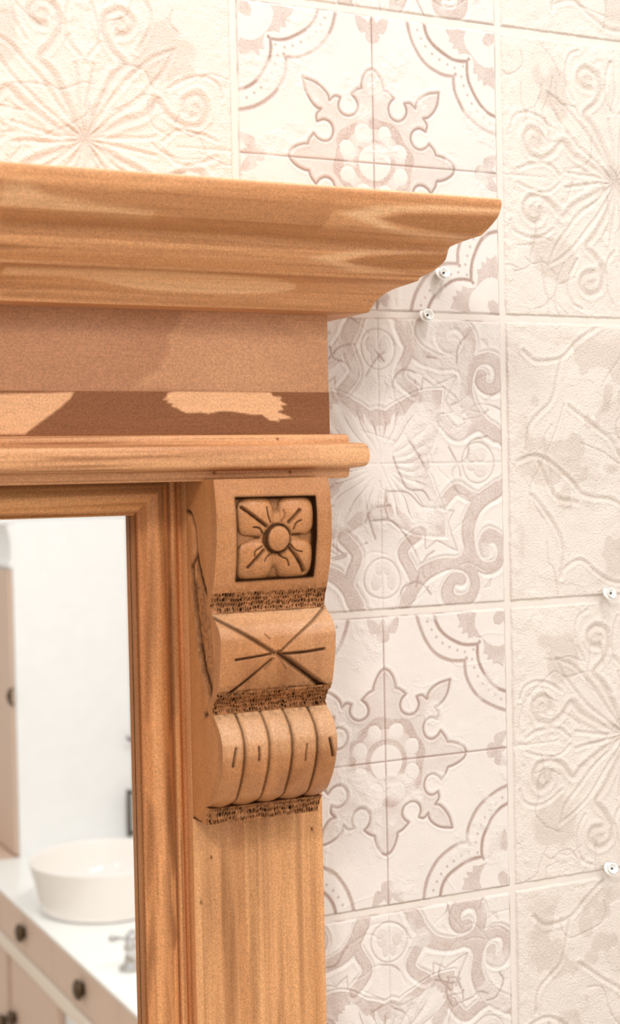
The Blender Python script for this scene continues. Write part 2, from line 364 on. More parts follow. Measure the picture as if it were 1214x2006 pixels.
def tile_scroll(seed):
    U, V = warp(seed, .016)
    a, b2 = np.abs(U), np.abs(V); X = np.minimum(a, b2); Y = np.maximum(a, b2); R = np.hypot(U, V)
    omega = spline([(.15, .985), (.225, .90), (.245, .80), (.225, .72), (.175, .62), (.20, .555), (.275, .49)])
    sc = spline([(.19, .93), (.25, .82), (.34, .735), (.47, .69), (.60, .70), (.69, .75), (.725, .83), (.70, .92), (.62, .955), (.535, .93), (.51, .86), (.55, .805), (.61, .81)])
    link = spline([(.60, .69), (.66, .67), (.72, .72)])
    d1, d2, d3 = dline(X, Y, omega), dline(X, Y, sc), dline(X, Y, link)
    w2 = .045+.02*np.clip((.6-X)/.5, 0, 1)
    sd = np.minimum.reduce([d1-.036, d2-w2*.85, d3-.04])
    pig = np.where(sd < 0, .62, 0.)
    dark = .40*np.exp(-(np.abs(sd)/.006)**2)*(.6+.6*noise2((NT, NT), 30, seed+12))
    H = -.00045*np.exp(-((sd-.01)/.011)**2)+.00035*np.exp(-((sd-.034)/.012)**2)+np.where(sd < 0, -.0001, 0)
    # medallion
    rm = np.hypot(X*1.02, Y-.775); H += -.0005*np.exp(-(np.abs(rm-.135)/.007)**2)
    dark = np.maximum(dark, .34*np.exp(-(np.abs(rm-.135)/.0055)**2))
    lf = np.minimum(np.hypot((X-.055)*1.5, (Y-.80))-.055, np.hypot((X-.03)*1.6, (Y-.72))-.04)
    pig = np.where(lf < 0, .25, pig); H += -.0003*np.exp(-(np.abs(lf)/.009)**2)
    # palmette field
    th = np.arctan2(X, Y)/(math.pi/4)      # 0 on the axis, 1 on the diagonal
    scal = np.interp(th, [0, .2, .5, .75, 1], [.40, .385, .47, .60, .72]); jag = .10*np.abs(np.sin(th*math.pi*2.5))**.7+.018*np.sin(th*40)
    leaf = scal-.075-jag-.05*sstep(.05, .0, th)
    fld = (R > leaf) & (R < scal-.02); pig = np.where(fld & (sd > 0), .58, pig)
    H += -.00045*np.exp(-(np.abs(R-scal)/.010)**2)+.0003*np.exp(-(np.abs(R-scal-.025)/.012)**2)
    dark = np.maximum(dark, .22*np.exp(-(np.abs(R-scal+.02)/.006)**2))
    A = np.arctan2(V, U); fl = np.cos(A*24+2*noise2((NT, NT), 30, seed+2))*sstep(.08, .16, R)*sstep(scal, scal-.1, R)
    H += .00026*fl; dark = np.maximum(dark, .50*sstep(.93, 1.0, -fl)*sstep(.10, .2, R)*sstep(.46, .38, R))
    # zigzag contour drawn inside the free field
    zig = np.array([(.33, .50), (.335, .585), (.42, .53), (.60, .60), (.575, .40)])
    dz = dline(X, Y, zig); H += -.0004*np.exp(-(dz/.008)**2); dark = np.maximum(dark, .38*np.exp(-(dz/.0055)**2))
    zg = np.array([(.86, .70), (.88, .80), (.80, .86), (.93, .83), (.95, .93)])
    dz = dline(X, Y, zg); H += -.0004*np.exp(-(dz/.008)**2); dark = np.maximum(dark, .25*np.exp(-(dz/.006)**2))
    gl = np.minimum(np.abs(U0), np.abs(V0)); H += -.0004*np.exp(-(gl/.008)**2)
    dark = np.maximum(dark, .22*np.exp(-(gl/.004)**2)*(R > .2))
    er = crumble(seed+3, .20)
    cr = crackle(seed+1, 60)
    H += er*.0005*fbm((NT, NT), 9, seed+21, 3)+.0003*fbm((NT, NT), 18, seed+22, 3)-.0004*cr
    dark = np.maximum(dark*(1-.4*er), .50*cr*sstep(-.1, .15, fbm((NT, NT), 40, seed+8, 2))); pig = pig*(1-.65*er)*(.9+.25*fbm((NT, NT), 12, seed+9, 2))
    return H, pig, dark, .6+.5*er

def tile_emboss(seed):
    U, V = warp(seed, .014)
    a, b2 = np.abs(U), np.abs(V); X = np.minimum(a, b2); Y = np.maximum(a, b2); R = np.hypot(U, V)
    L1 = spline([(.0, .0), (.10, .22), (.19, .38), (.27, .47), (.19, .56), (.13, .66)]); L2 = spline([(.13, .66), (.16, .76), (.26, .80), (.33, .74), (.30, .67), (.23, .66)])
    L3 = spline([(.0, .02), (.035, .3), (.06, .45)]); L4 = spline([(.03, .50), (.10, .60), (.09, .75), (.05, .86)])
    L5 = spline([(.36, .56), (.42, .66), (.44, .78), (.40, .88), (.32, .92)]); L6 = spline([(.0, .0), (.25, .33), (.45, .52), (.60, .60)])
    D = np.minimum.reduce([dline(X, Y, l) for l in (L1, L2)]); D2 = np.minimum.reduce([dline(X, Y, l) for l in (L3, L4, L5, L6)])
    H = -.0007*np.exp(-(D/.016)**2)+.0006*np.exp(-((D-.038)/.016)**2)-.0006*np.exp(-(D2/.012)**2)+.0003*np.exp(-((D2-.025)/.012)**2)
    H += .0003*np.cos(np.arctan2(V, U)*16)*sstep(.03, .1, R)*sstep(.5, .3, R)
    pig = .22*np.exp(-(D/.03)**2)
    for k, (x, y, r) in enumerate([(-.55, .6, .16), (.52, .55, .18), (-.6, -.55, .17), (.55, -.6, .16)]):
        bl = np.hypot(U-x, V-y)+.12*fbm((NT, NT), 26, seed+70+k, 3); pig = np.maximum(pig, .34*sstep(r+.03, r-.02, bl))
    sp = np.hypot(X-.26, Y-.72); pig = np.maximum(pig, .30*sstep(.065, .05, sp))
    cr = crackle(seed+1, 34, .3); er = crumble(seed+3, .1)
    H += er*.0007*fbm((NT, NT), 9, seed+21, 3)+.0004*fbm((NT, NT), 20, seed+22, 3)-.0005*cr
    gl = np.minimum(np.abs(U0), np.abs(V0)); H += -.0005*np.exp(-(gl/.010)**2)*(np.abs(U0)+np.abs(V0) > .6)
    e = np.maximum(abs(U0), abs(V0)); H += sstep(.78, .92, e)*.0006*fbm((NT, NT), 11, seed+31, 3)
    return H, pig, .14*cr+.12*np.exp(-(D/.010)**2)+.11*np.exp(-(D2/.008)**2), 1.25+0*pig
def tile_abstract(seed):
    U, V = warp(seed, .014)
    lines = [[(-.83, .77), (-.72, .70), (-.52, .72), (-.35, .86), (-.2, .95)], [(-.52, .72), (-.55, .58), (-.62, .42), (-.80, .25), (-.83, .08)],
             [(-.45, .38), (-.25, .25), (-.10, .15), (.02, .02), (.2, -.12)], [(-.78, -.25), (-.62, -.42), (-.52, -.62), (-.55, -.82)],
             [(-.55, -.78), (-.38, -.72), (-.22, -.82), (-.02, -.9), (.3, -.86)], [(-.9, .0), (-.7, .02), (-.45, -.15), (-.35, -.25), (-.1, -.28), (.05, -.35), (.2, -.3)],
             [(.25, .75), (.0, .5), (.02, .35), (.2, .3), (.45, .4), (.6, .7)], [(.1, -.6), (.3, -.45), (.6, -.5), (.8, -.75)], [(.4, .1), (.6, .2), (.85, .1)], [(-.72, -.02), (-.6, -.25), (-.4, -.3)]]
    D = np.minimum.reduce([dline(U, V, spline(l)) for l in lines])
    n = fbm((NT, NT), 60, seed+50, 3); big = sstep(.02, .10, n)
    H = -.0007*np.exp(-(D/.013)**2)+.0004*np.exp(-((D-.03)/.014)**2)+.00035*big
    v = fbm((NT, NT), 26, seed+51, 3); plate = np.round(v*5)/5+.25*fbm((NT, NT), 7, seed+53, 2)
    mid = sstep(.75, .4, np.hypot(U-.15, V))
    H += .0007*plate*mid+.0003*fbm((NT, NT), 16, seed+22, 3)
    cr = crackle(seed+1, 14, .5); H += -.0006*cr
    pig = .34*sstep(.05, .12, fbm((NT, NT), 50, seed+60, 3))*sstep(.95, .8, np.maximum(abs(U), abs(V)))+.14*big*mid
    e = np.maximum(abs(U0), abs(V0)); H += sstep(.80, .93, e)*.0006*fbm((NT, NT), 10, seed+31, 3)
    ed = np.abs((v*5+.5) % 1-.5); return H, pig, .10*cr+.14*np.exp(-(D/.009)**2)+.10*mid*sstep(.44, .5, ed), 1.4+.5*mid

FN = {'A': tile_star, 'B': tile_scroll, 'C': tile_emboss, 'D': tile_abstract}
def tile_at(i, j):
    if i == 0: k = 'A' if j % 2 == 0 else 'B'
    else: k = 'C' if (j+ (0 if abs(i) == 1 else 1)) % 2 == 0 else 'D'
    return k
_cache = {}
def tile_data(i, j, variant=True):
    k = tile_at(i, j); key = (k, (i, j) if variant else 0)
    if key not in _cache:
        seed = 100*(ord(k)-64)+(abs(i*7+j*3+20) if variant else 0)*3
        H, pg, dk, gr = FN[k](seed)
        e = np.maximum(abs(U0), abs(V0)); n = fbm((NT, NT), 8, seed+90, 2)*.004
        lift = sstep(1-JW*.7+n, 1-JW*1.5+n, e)          # tile face stands proud of the joint
        H = H*lift+.0011*lift-.0005*np.exp(-((e-(1-JW*1.1))/.006)**2)
        warm = 0. if k in 'AB' else 1.
        chip = sstep(.0, .5, fbm((NT, NT), 18, seed+95, 2))
        dk = dk*lift
        if k in 'AB': dk = np.maximum(dk, (.30+.35*chip)*np.exp(-((e-(1-JW*1.05))/.0050)**2)*sstep(-.4, .1, fbm((NT, NT), 60, seed+96, 2)))
        else: dk = np.maximum(dk, .12*np.exp(-((e-(1-JW*1.05))/.006)**2)*chip)
        wm = warm*lift+(1-lift)*.8
        _cache[key] = (H, pg*lift, dk, wm, gr*lift+.25*(1-lift))
    return _cache[key]
def wall_field(x0, x1, z0, z1, step):
    nx = int(round((x1-x0)/step)); nz = int(round((z1-z0)/step))
    X = x0+(np.arange(nx+1))*(x1-x0)/nx; Z = z1-(np.arange(nz+1))*(z1-z0)/nz
    out = [np.zeros((nz+1, nx+1)) for _ in range(5)]
    I = np.floor((X-TX0)/T).astype(int); J = np.floor((TZ0-Z)/T).astype(int)
    for i in np.unique(I):
        ci = np.where(I == i)[0]; cx = np.clip((((X[ci]-TX0)/T-i)*NT).astype(int), 0, NT-1)
        for j in np.unique(J):
            rj = np.where(J == j)[0]; ry = np.clip((((TZ0-Z[rj])/T-j)*NT).astype(int), 0, NT-1)
            D = tile_data(i, j, step < .001)
            for k in range(5): out[k][np.ix_(rj, ci)] = D[k][np.ix_(ry, cx)]
    XX, ZZ = np.meshgrid(X, Z)
    return XX, ZZ, out
wm_V, wm_F, wm_A, off = [], [], [], 0
def wall_patch(x0, x1, z0, z1, step):
    global off
    XX, ZZ, o = wall_field(x0, x1, z0, z1, step)
    Y = -o[0]+.0011
    wm_V.append(np.stack([XX, Y, ZZ], -1).reshape(-1, 3)); wm_F.append(gridfaces(XX.shape[0], XX.shape[1], off, flip=True))
    wm_A.append(np.stack([o[1], o[2], o[3], o[4]], -1).reshape(-1, 4)); off += XX.size
XA, XC = .215, .700
ZT, ZB, ZM = 2.36, 1.575, 2.13
wall_patch(.405, XC, ZB, ZT, .0005)                 # right of the mirror
wall_patch(XA, .405, ZM, ZT, .0005)                 # above its cornice
wall_patch(-.9, XA, 1.30, 2.60, .004)
wall_patch(XC, 1.62, 1.30, 2.60, .004)
wall_patch(XA, .405, 1.30, ZM, .004)
wall_patch(.405, XC, 1.30, ZB, .004)
wall_patch(XA, XC, ZT, 2.60, .004)
for (x0, x1, z0, z1) in ((-1.7, -.9, 0, 3.0), (-.9, 1.62, 0, 1.30), (-.9, 1.62, 2.60, 3.0)):
    wall_patch(x0, x1, z0, z1, .02)
A4 = np.concatenate(wm_A)
wall = raw('wall_back', np.concatenate(wm_V), np.concatenate(wm_F), M['tile'], None, {'pigment': A4[:, 0], 'ink': A4[:, 1], 'warm': A4[:, 2], 'grain': A4[:, 3]})
tag(wall, 'pale embossed wall tiles printed with pink-beige star and scroll ornaments', 'wall', kind='structure')
wm_V = wm_F = wm_A = A4 = None; _cache.clear()

# ------------------------------------------------------------------ room behind the camera (what the mirror shows)
def structure(name, mb, mat, label, cat):
    o = mb.build(name, mat, smooth=False); tag(o, label, cat, kind='structure'); return o
structure('floor', MB().box(-1.7, 1.62, -5.2, 0.01, -.05, 0), M['floor'], 'pale bathroom floor', 'floor')
structure('wall_right', MB().box(1.62, 1.68, -5.2, .05, 0, 3.0), M['paint'], 'white painted side wall behind the washbasin counter', 'wall')
structure('added_wall_left', MB().box(-1.76, -1.70, -5.2, .05, 0, 3.0), M['paint'], 'unseen white painted side wall opposite the counter', 'wall')  # unseen; put in to block ambient light from the left
structure('wall_front', MB().box(-1.7, 1.62, -5.26, -5.2, 0, 3.0), M['paint'], 'white painted far wall facing the mirror', 'wall')

# ------------------------------------------------------------------ mirror
YM = .012                                            # silver plane in front of the wall
DP = .030; DF = .050                                 # pilaster face, frieze face
XB = P(643, 740, DF)[0]
XL = P(378, 1600, DP)[0]; XRp = P(631, 1600, DP)[0]
XMID = -.02                                          # centre line of the mirror, left of the photo
XLEFT = 2*XMID-XB
ZBOT = 1.20
mir = empty('wall_mirror', (XMID, 0, ZBOT))
tag(mir, 'carved pine wall mirror with stepped cornice, fluted pilaster and scroll corbel', 'mirror')

def in_patches(X, Z, polys):
    r = np.zeros(X.shape)
    jx = .0009*np.random.default_rng(3).standard_normal(X.shape)
    for poly, d, soft, amp in polys:
        q = np.array([P(x, y, d)[[0, 2]] for x, y in poly])
        r = np.maximum(r, amp*sstep(soft, -soft, sdpoly(X, Z, q)))
    return r
def spline_px(p, n=5): return [tuple(v) for v in spline(p, n)]

def mitre(px, py):
    r = ray(px, py); t = (XB-DF-CP[0]-CP[1])/(r[0]+r[1]); return (CP[0]+r[0]*t-XB, CP[2]+r[2]*t)
def sweep(name, prof, mat, parent, xlim=(-.02,), stain_and_shade=None, pale=None, fine=.0011, sharp=.6):
    """moulding: profile (projection, height) run along the front and returned to the wall at both ends"""
    prof = np.array(prof); X1 = XB; X0 = XLEFT
    s = np.concatenate([np.linspace(X0, .10, 40)[:-1], np.arange(.10, X1+1e-9, fine)])
    s[-1] = X1
    p, z = prof[:, 0][:, None], prof[:, 1][:, None]
    t = (s-X0)/(X1-X0)
    Xf = s[None]+p*(np.clip((s-(X1-.1))/.1, 0, 1)-np.clip((X0+.1-s)/.1, 0, 1))[None]
    Yf = -(DF+p)+0*Xf; Zf = z+0*Xf
    st = stain_and_shade(Xf, Zf) if stain_and_shade else None; pa = pale(Xf, Zf) if pale else None
    mb = MB(); mb.grid(Xf, Yf, Zf, flip=False, a=st, b=pa)
    for sx, xe in ((1, X1), (-1, X0)):
        k = np.linspace(0, 1, 14)[None]
        Xr = xe+sx*p+0*k; Yr = -(DF+p)*(1-k)-.0005*k; Zr = z+0*k
        mb.grid(Xr, Yr, Zr, flip=(sx < 0))
    # back
    zz = np.array([prof[0, 1], prof[-1, 1]])
    o = mb.build(name, mat, parent)
    bm_sharp(o.data, sharp); return o

def cat(*segs):
    out = []
    for s in segs:
        sp = spline(s, 6) if len(s) > 2 else np.array([np.array(s[0])+(np.array(s[-1])-np.array(s[0]))*t for t in np.linspace(0, 1, 5)])
        out += [tuple(v) for v in sp]
    return out
mp_ = lambda *a: [mitre(x, y) for x, y in a]
topz = mitre(976.8, 388.5)[1]
corn = cat([(-.045, topz+.0004), (mitre(972, 387)[0], topz)],
    mp_((976.8, 388.5), (981.5, 394.8), (982, 402.6), (976.8, 421.4), (965.9, 437), (951.8, 452.7), (942.4, 461.4)),
    mp_((942.4, 461.4), (920.5, 468.3), (898.6, 476), (881.4, 483.4)),
    mp_((881.4, 483.4), (878.2, 488.7), (875, 501), (870.4, 512), (854.7, 526), (839, 535.6), (821.9, 544)),
    mp_((821.9, 544), (818.8, 550)), mp_((818.8, 550), (801.5, 556), (773.4, 565.4), (754.6, 574.7), (739, 587), (729.5, 599.8), (721.7, 612.3)),
    [mitre(721.7, 612.3), (.0002, mitre(721.7, 612.3)[1]-.0002)])
cd_ = [  # darker heartwood tongues, then darker bands along the moulding steps
    ([(750, 428), (790, 419), (870, 420), (975, 424), (968, 446), (940, 458), (880, 453), (800, 441)], .125, .0012, .50),
    ([(674, 512), (720, 503), (790, 499), (874, 499), (868, 515), (850, 527), (770, 526), (700, 519)], .10, .0009, .48),
    ([(45, 372), (60, 360), (200, 362), (400, 376), (650, 392), (640, 452), (400, 436), (250, 408), (110, 388)], .122, .003, .34),
    ([(0, 424), (200, 430), (500, 447), (880, 483), (870, 500), (500, 468), (250, 458), (0, 448)], .105, .004, .42),
    ([(0, 310), (400, 345), (975, 395), (975, 408), (400, 362), (0, 332)], .128, .003, .26),
    ([(0, 512), (250, 520), (820, 549), (820, 556), (300, 533), (0, 523)], .09, .0015, .42),
    ([(0, 583), (640, 612), (720, 612), (720, 606), (640, 601), (0, 572)], .068, .0015, .35)]
cl_ = [([(668, 417), (730, 405), (850, 404), (985, 412), (970, 418), (860, 415), (780, 414), (735, 425), (790, 446), (900, 458), (930, 463), (850, 460), (760, 446)], .125, .0015, .75),
    ([(600, 505), (700, 492), (870, 494), (860, 500), (720, 499), (660, 512), (720, 522), (800, 533), (700, 530)], .10, .0015, .6),
    (spline_px([(0, 528), (150, 532), (300, 537), (450, 546), (540, 554), (575, 564), (540, 573), (430, 574), (280, 566), (150, 546), (0, 540)], 4), .075, .0009, .75),
    ([(0, 360), (40, 360), (90, 385), (200, 404), (300, 415), (300, 428), (150, 415), (0, 402)], .12, .003, .5)]
cornice = sweep('cornice', corn, M['wood_cornice'], mir, stain_and_shade=lambda X, Z: np.maximum(in_patches(X, Z, cd_), .30*streak(X.shape, 6, 110, 31, .1, .8)+.22*streak(X.shape, 2.2, 60, 32, .1, .9)), pale=lambda X, Z: np.maximum(in_patches(X, Z, cl_), sstep(topz-.0016, topz-.0002, Z)))  # pale strip on the top edge paints in the light it catches

# frieze: two boards one above the other
zf_top = mitre(721.7, 612.3)[1]+.004; zf_mid = P(320, 767, DF)[2]; zf_bot = mitre(675.7, 850.8)[1]-.002
def board(name, z0, z1, d, mat, parent, stain_and_shade=None, pale=None, x0=None, x1=None, step=.0009):
    x0 = XLEFT if x0 is None else x0; x1 = XB if x1 is None else x1
    xs_ = np.concatenate([np.linspace(x0, .11, 12)[:-1], np.arange(.11, x1, step), [x1]]); zs_ = np.linspace(z1, z0, max(2, int((z1-z0)/step)))
    X, Z = np.meshgrid(xs_, zs_)
    mb = MB(); mb.grid(X, -d+0*X, Z, flip=True, a=stain_and_shade(X, Z) if stain_and_shade else None, b=pale(X, Z) if pale else None)
    for (xx, fl) in ((x0, False), (x1, True)):
        zz, yy = np.meshgrid(np.linspace(z1, z0, 6), np.linspace(-d, -.0005, 6), indexing='ij'); mb.grid(xx+0*zz, yy, zz, flip=fl)
    for (z_, fl) in ((z1, True), (z0, False)):
        xx, yy = np.meshgrid(np.linspace(x0, x1, 6), np.linspace(-d, -.0005, 4)); mb.grid(xx, yy, z_+0*xx, flip=fl)
    o = mb.build(name, mat, parent); bm_sharp(o.data, .5); return o
fl_ = [(spline_px([(362, 612), (346, 640), (330, 658), (334, 690), (322, 706), (306, 728), (284, 738), (262, 760)], 3)+[(700, 772), (700, 600)], DF, .0014, .34),
       (spline_px([(362, 612), (346, 640), (330, 658), (334, 690), (322, 706), (306, 728), (284, 738), (262, 760)], 3)+[(292, 758), (318, 736), (340, 700), (346, 665), (362, 640), (385, 614)], DF, .0022, .45),
       ([(553, 618), (650, 618), (650, 680), (622, 672), (596, 660), (574, 645), (560, 632)], DF, .0007, .55)]
frieze = board('frieze_board', zf_mid, zf_top, DF, M['wood_frieze'], mir, stain_and_shade=lambda X, Z: .12+0*X+.10*noise2(X.shape, 60, 4), pale=lambda X, Z: in_patches(X, Z, fl_))
pl_ = [([(-10, 772), (145, 768), (138, 780), (120, 797), (96, 815), (70, 834), (48, 851), (-10, 851)], DF, .0006, .95),
       ([(328, 770), (340, 766), (530, 768), (534, 776), (552, 778), (548, 785), (562, 792), (549, 796), (556, 803), (541, 806), (573, 819), (545, 822), (548, 826), (528, 824), (512, 812), (498, 813), (478, 810), (450, 806), (430, 806), (408, 811), (392, 808), (366, 810), (352, 804), (346, 799), (334, 797), (338, 791), (326, 789), (330, 783), (318, 784), (326, 776)], DF, .0005, 1.0)]
def lst(X, Z): return .78*(1-in_patches(X, Z, pl_))
lower = board('frieze_board', zf_bot, zf_mid, DF+.0004, M['wood_frieze'], mir, stain_and_shade=lst, pale=lambda X, Z: in_patches(X, Z, pl_))
lower['label'] = 'darker lower frieze board with pale patches'

astr = cat([(-.001, mitre(650, 850)[1]), mitre(674, 850.4)], mp_((674, 850.4), (680.5, 853), (683, 859), (683, 866)),
    [mitre(683, 867), mitre(706, 867.6)], mp_((706, 867.6), (716, 870.5), (721.5, 877), (724.5, 892.6), (722, 905), (716, 912), (706, 914.5), (685, 917.6)),
    mp_((684.5, 918.8), (684, 925), (683, 930.7), (678.8, 936)), [mitre(678.8, 936), (-.001, mitre(660, 937)[1])])
astragal = sweep('astragal_moulding', astr, M['wood_x'], mir, stain_and_shade=lambda X, Z: .42*streak(X.shape, 5, 90, 41, .1, .9)+.2*streak(X.shape, 2, 50, 42, .1, .9)+sum(1.2*np.exp(-(np.hypot(X-P(a, b_, DF+.009)[0], Z-P(a, b_, DF+.009)[2])/.0008)**2) for a, b_ in ((544, 860), (568, 925), (420, 926))))
ZAS = mitre(678.8, 936)[1]

# frame mouldings round the glass
def fpx(px, d, py=1900): return P(px, py, d)[0]
fprof = [(275, .0125), (281.0, .0185), (284, .0200), (288, .0192), (292, .0190), (300, .0205), (308, .0232), (318, .0252), (330, .0258), (340, .0250), (347, .0228), (351, .0210), (352, .0226), (356, .0244), (362, .0244), (365, .0236), (366, .0205), (370, .0200), (377, .0200), (378.5, .0135), (380, .0132)]
fpts = np.array([(fpx(px, d), d) for px, d in fprof]); XG = fpts[0, 0]
w_ = fpts[:, 0]-XG
cur = np.linspace(0, 1, len(w_)); tt = np.concatenate([np.linspace(cur[i], cur[i+1], 6)[:-1] for i in range(len(cur)-1)]+[[1.]])
W_ = np.interp(tt, cur, w_); D_ = np.interp(tt, cur, fpts[:, 1])
ker = np.array([1, 2, 3, 2, 1.])/9
W2 = np.convolve(np.pad(W_, 2, 'edge'), ker, 'valid'); D2 = np.convolve(np.pad(D_, 2, 'edge'), ker, 'valid')
W_[8:-3], D_[8:-3] = W2[8:-3], D2[8:-3]
ZG = P(150, 1012.5, .0125)[2]
zs_ = np.concatenate([np.linspace(0, 1, 400)])
Wg = W_[None]; zt = ZG+np.minimum(W_, .0205)     # mitre against the rail
Zs = zt[None]+(ZBOT+.03-zt[None])*zs_[:, None]
mbs = MB(); Xs = XG+Wg+0*Zs
dk = sstep(.0016, .0, np.abs(W_-W_[5])) ; dstain_and_shade = (.75*np.exp(-((W_-.0008)/.0014)**2)+.35*np.exp(-((W_-.0215)/.0012)**2)+.5*np.exp(-((W_-W_[-1])/.0016)**2))[None]+0*Zs  # shade of the inner side and outer gap painted into the colour
figs = [([(338, 1080), (346, 1200), (349, 1320), (346, 1400), (334, 1441), (329, 1380), (327, 1200)], .50), ([(326, 1470), (338, 1560), (346, 1640), (350, 1690), (341, 1726), (331, 1700), (322, 1600)], .6), ([(336, 1760), (349, 1815), (350, 1842), (341, 1862), (331, 1845), (330, 1790)], .6),
        ([(292, 1560), (304, 1600), (303, 1690), (295, 1800), (289, 1700)], .5), ([(302, 1760), (308, 1860), (303, 1920), (296, 1990), (290, 1900)], .55), ([(296, 1040), (302, 1150), (299, 1300), (291, 1420), (287, 1250)], .5), ([(310, 1010), (330, 1100), (326, 1220), (316, 1120)], .35), ([(320, 1880), (334, 1950), (336, 2030), (322, 2030)], .4)]
fst = np.zeros(Xs.shape)
for pg_, am in figs:
    q = np.array([P(x, y, .024)[[0, 2]] for x, y in spline_px(pg_+pg_[:1], 4)[:-1]]); fst = np.maximum(fst, am*sstep(.0022, -.0028, sdpoly(Xs, Zs, q)))
dstain_and_shade = np.maximum(dstain_and_shade, np.maximum(fst, .42*streak(Xs.shape, 70, 7, 51, .1, .9)+.22*streak(Xs.shape, 40, 2.5, 52, .2, .9)))
mbs.grid(Xs, -(D_[None]+0*Zs), Zs, a=np.clip(dstain_and_shade, 0, .9), flip=True)
stile = mbs.build('frame_stile', M['wood_z'], mir); bm_sharp(stile.data, .7)
mr_ = W_ <= .0205
Wr, Dr = W_[mr_], D_[mr_]
xr = np.linspace(0, 1, 300)[:, None]; XGL = 2*XMID-XG
Xr = (XGL-Wr[None])*(1-xr)+(XG+Wr[None])*xr
mbr = MB(); mbr.grid(Xr, -(Dr[None]+0*Xr), ZG+Wr[None]+0*Xr, a=((.5*np.exp(-((Wr-.001)/.0012)**2)+.35*np.exp(-((Wr-.019)/.0015)**2))[None])*(.6+.4*noise2(Xr.shape, 40, 6))+.40*streak(Xr.shape[::-1], 7, 60, 61, .1, .9).T)  # rail's inner and upper edges get painted shade like the stile
rail = mbr.build('frame_rail', M['wood_rail'], mir); bm_sharp(rail.data, .7)
# left stile, and the bottom rail
mbl = MB(); mbl.grid(XGL-Wg+0*Zs, -(D_[None]+0*Zs), Zs, a=dstain_and_shade); sl = mbl.build('frame_stile', M['wood_z'], mir); bm_sharp(sl.data, .7)
mbb = MB().box(XLEFT-.004, XB+.004, -.034, -.0005, ZBOT, ZBOT+.05); br = mbb.build('frame_rail', M['wood_rail'], mir, smooth=False, bevel=.003)
# glass
glass = MB().box(XGL-.004, XG+.004, -YM, -.006, ZBOT+.03, ZG+.004).build('mirror_glass', M['mirror'], mir, smooth=False)

# pilasters
ZPT = ZAS+.001
def pilaster(sign):
    n = 150; x = np.linspace(0, 1, n); wd = XRp-XL
    pxs = np.array([378, 381, 386, 389, 416, 420, 428, 434, 466, 498, 504, 510, 516, 545, 572, 578, 584, 606, 622, 626, 636])
    dds = np.array([-.0008, 0, .0003, -.0004, -.0007, -.0004, .0002, -.0004, -.0026, -.0004, .0002, .0002, -.0004, -.0026, -.0004, .0003, -.0004, -.0018, -.0003, .0003, .0000])
    fx = np.array([P(p+.0, 1990, DP)[0] for p in pxs+3]); fx = (fx-fx[0])/(fx[-1]-fx[0])
    dd = np.interp(x, fx, dds); dd = np.convolve(np.pad(dd, 3, 'edge'), np.array([1, 2, 3, 4, 3, 2, 1.])/16, 'valid')
    zz = np.linspace(ZPT, ZBOT+.05, 420)
    X = (XL+x*wd)[None]+0*zz[:, None]; 
    if sign < 0: X = 2*XMID-X
    Z = zz[:, None]+0*X; Y = -(DP+dd*1.35)[None]+0*Z
    mb = MB(); gro = (.10*np.exp(-((dd+.0008)/.0005)**2))[None]*1.0+0*Z
    gro = gro+.34*streak(X.shape, 80, 11, 71, .0, .9)+.20*streak(X.shape, 50, 3, 72, .2, .9)+sum(1.3*np.exp(-(np.hypot(X-P(a, b_, DP)[0], (Z-P(a, b_, DP)[2])*.6)/.0007)**2) for a, b_ in ((415, 1681), (612, 1625), (394, 1767)))
    mb.grid(X, Y, Z, flip=(sign > 0), a=gro)
    for k in (0, -1):
        yy = np.stack([Y[:, k], -.0005+0*Y[:, k]], 1); mb.grid(np.stack([X[:, k]]*2, 1), yy, np.stack([Z[:, k]]*2, 1), flip=(k == -1) == (sign > 0))
    o = mb.build('pilaster', M['wood_pil'], mir); bm_sharp(o.data, .6); return o
pilaster(1); pilaster(-1)

# corbel -------------------------------------------------------------
edge = [(418, 941), (421, 970), (424, 1010), (424.5, 1060), (422, 1110), (418, 1150), (413.5, 1180), (412.5, 1192), (413.5, 1200), (419, 1213), (427, 1232), (431, 1252), (431, 1285), (429, 1315), (427, 1345), (425, 1366), (418, 1378), (415, 1396), (418, 1402),
        (425, 1418), (432, 1438), (436.5, 1462), (437, 1490), (434, 1520), (429, 1545), (422, 1568), (413, 1584), (407, 1592), (405.5, 1604), (404.5, 1617)]
qp = []
for x, y in edge:
    w = PX(x, y, XL); qp.append((w[2], -w[1]-DP))
qp = np.array(qp)[::-1]
ZC0, ZC1 = qp[0, 0], qp[-1, 0]+.0005
def qz(z):
    return np.interp(z, qp[:, 0], qp[:, 1])
zq = np.linspace(ZC0, ZC1, 600); qq = qz(zq); k = np.hanning(17); k /= k.sum(); qs = np.convolve(np.pad(qq, 8, 'edge'), k, 'valid')
qz = lambda z: np.interp(z, zq, qs)
XR = P(656, 1255, DP+qz(PX(431, 1252, XL)[2]))[0]
def on(px, py):                       # a photo point carried onto the carved front
    d = DP+.044
    for _ in range(5):
        w = P(px, py, d); d = DP+float(qz(w[2]))
    return (w[0], w[2])
zb = lambda px, py: on(px, py)[1]
Z1a, Z1b = zb(418, 1163), zb(414, 1203); Z2a, Z2b = zb(428, 1360), zb(416, 1402); Z3a, Z3b = zb(410, 1586), ZC0
def seg(X, Z, pts, w, dep):
    pts = [on(*p) for p in pts]; d = dline(X, Z, spline(pts, 5) if len(pts) > 2 else np.array(pts)); g = np.clip(1-d/w, 0, 1)
    return dep*g, g
corbel_e = None
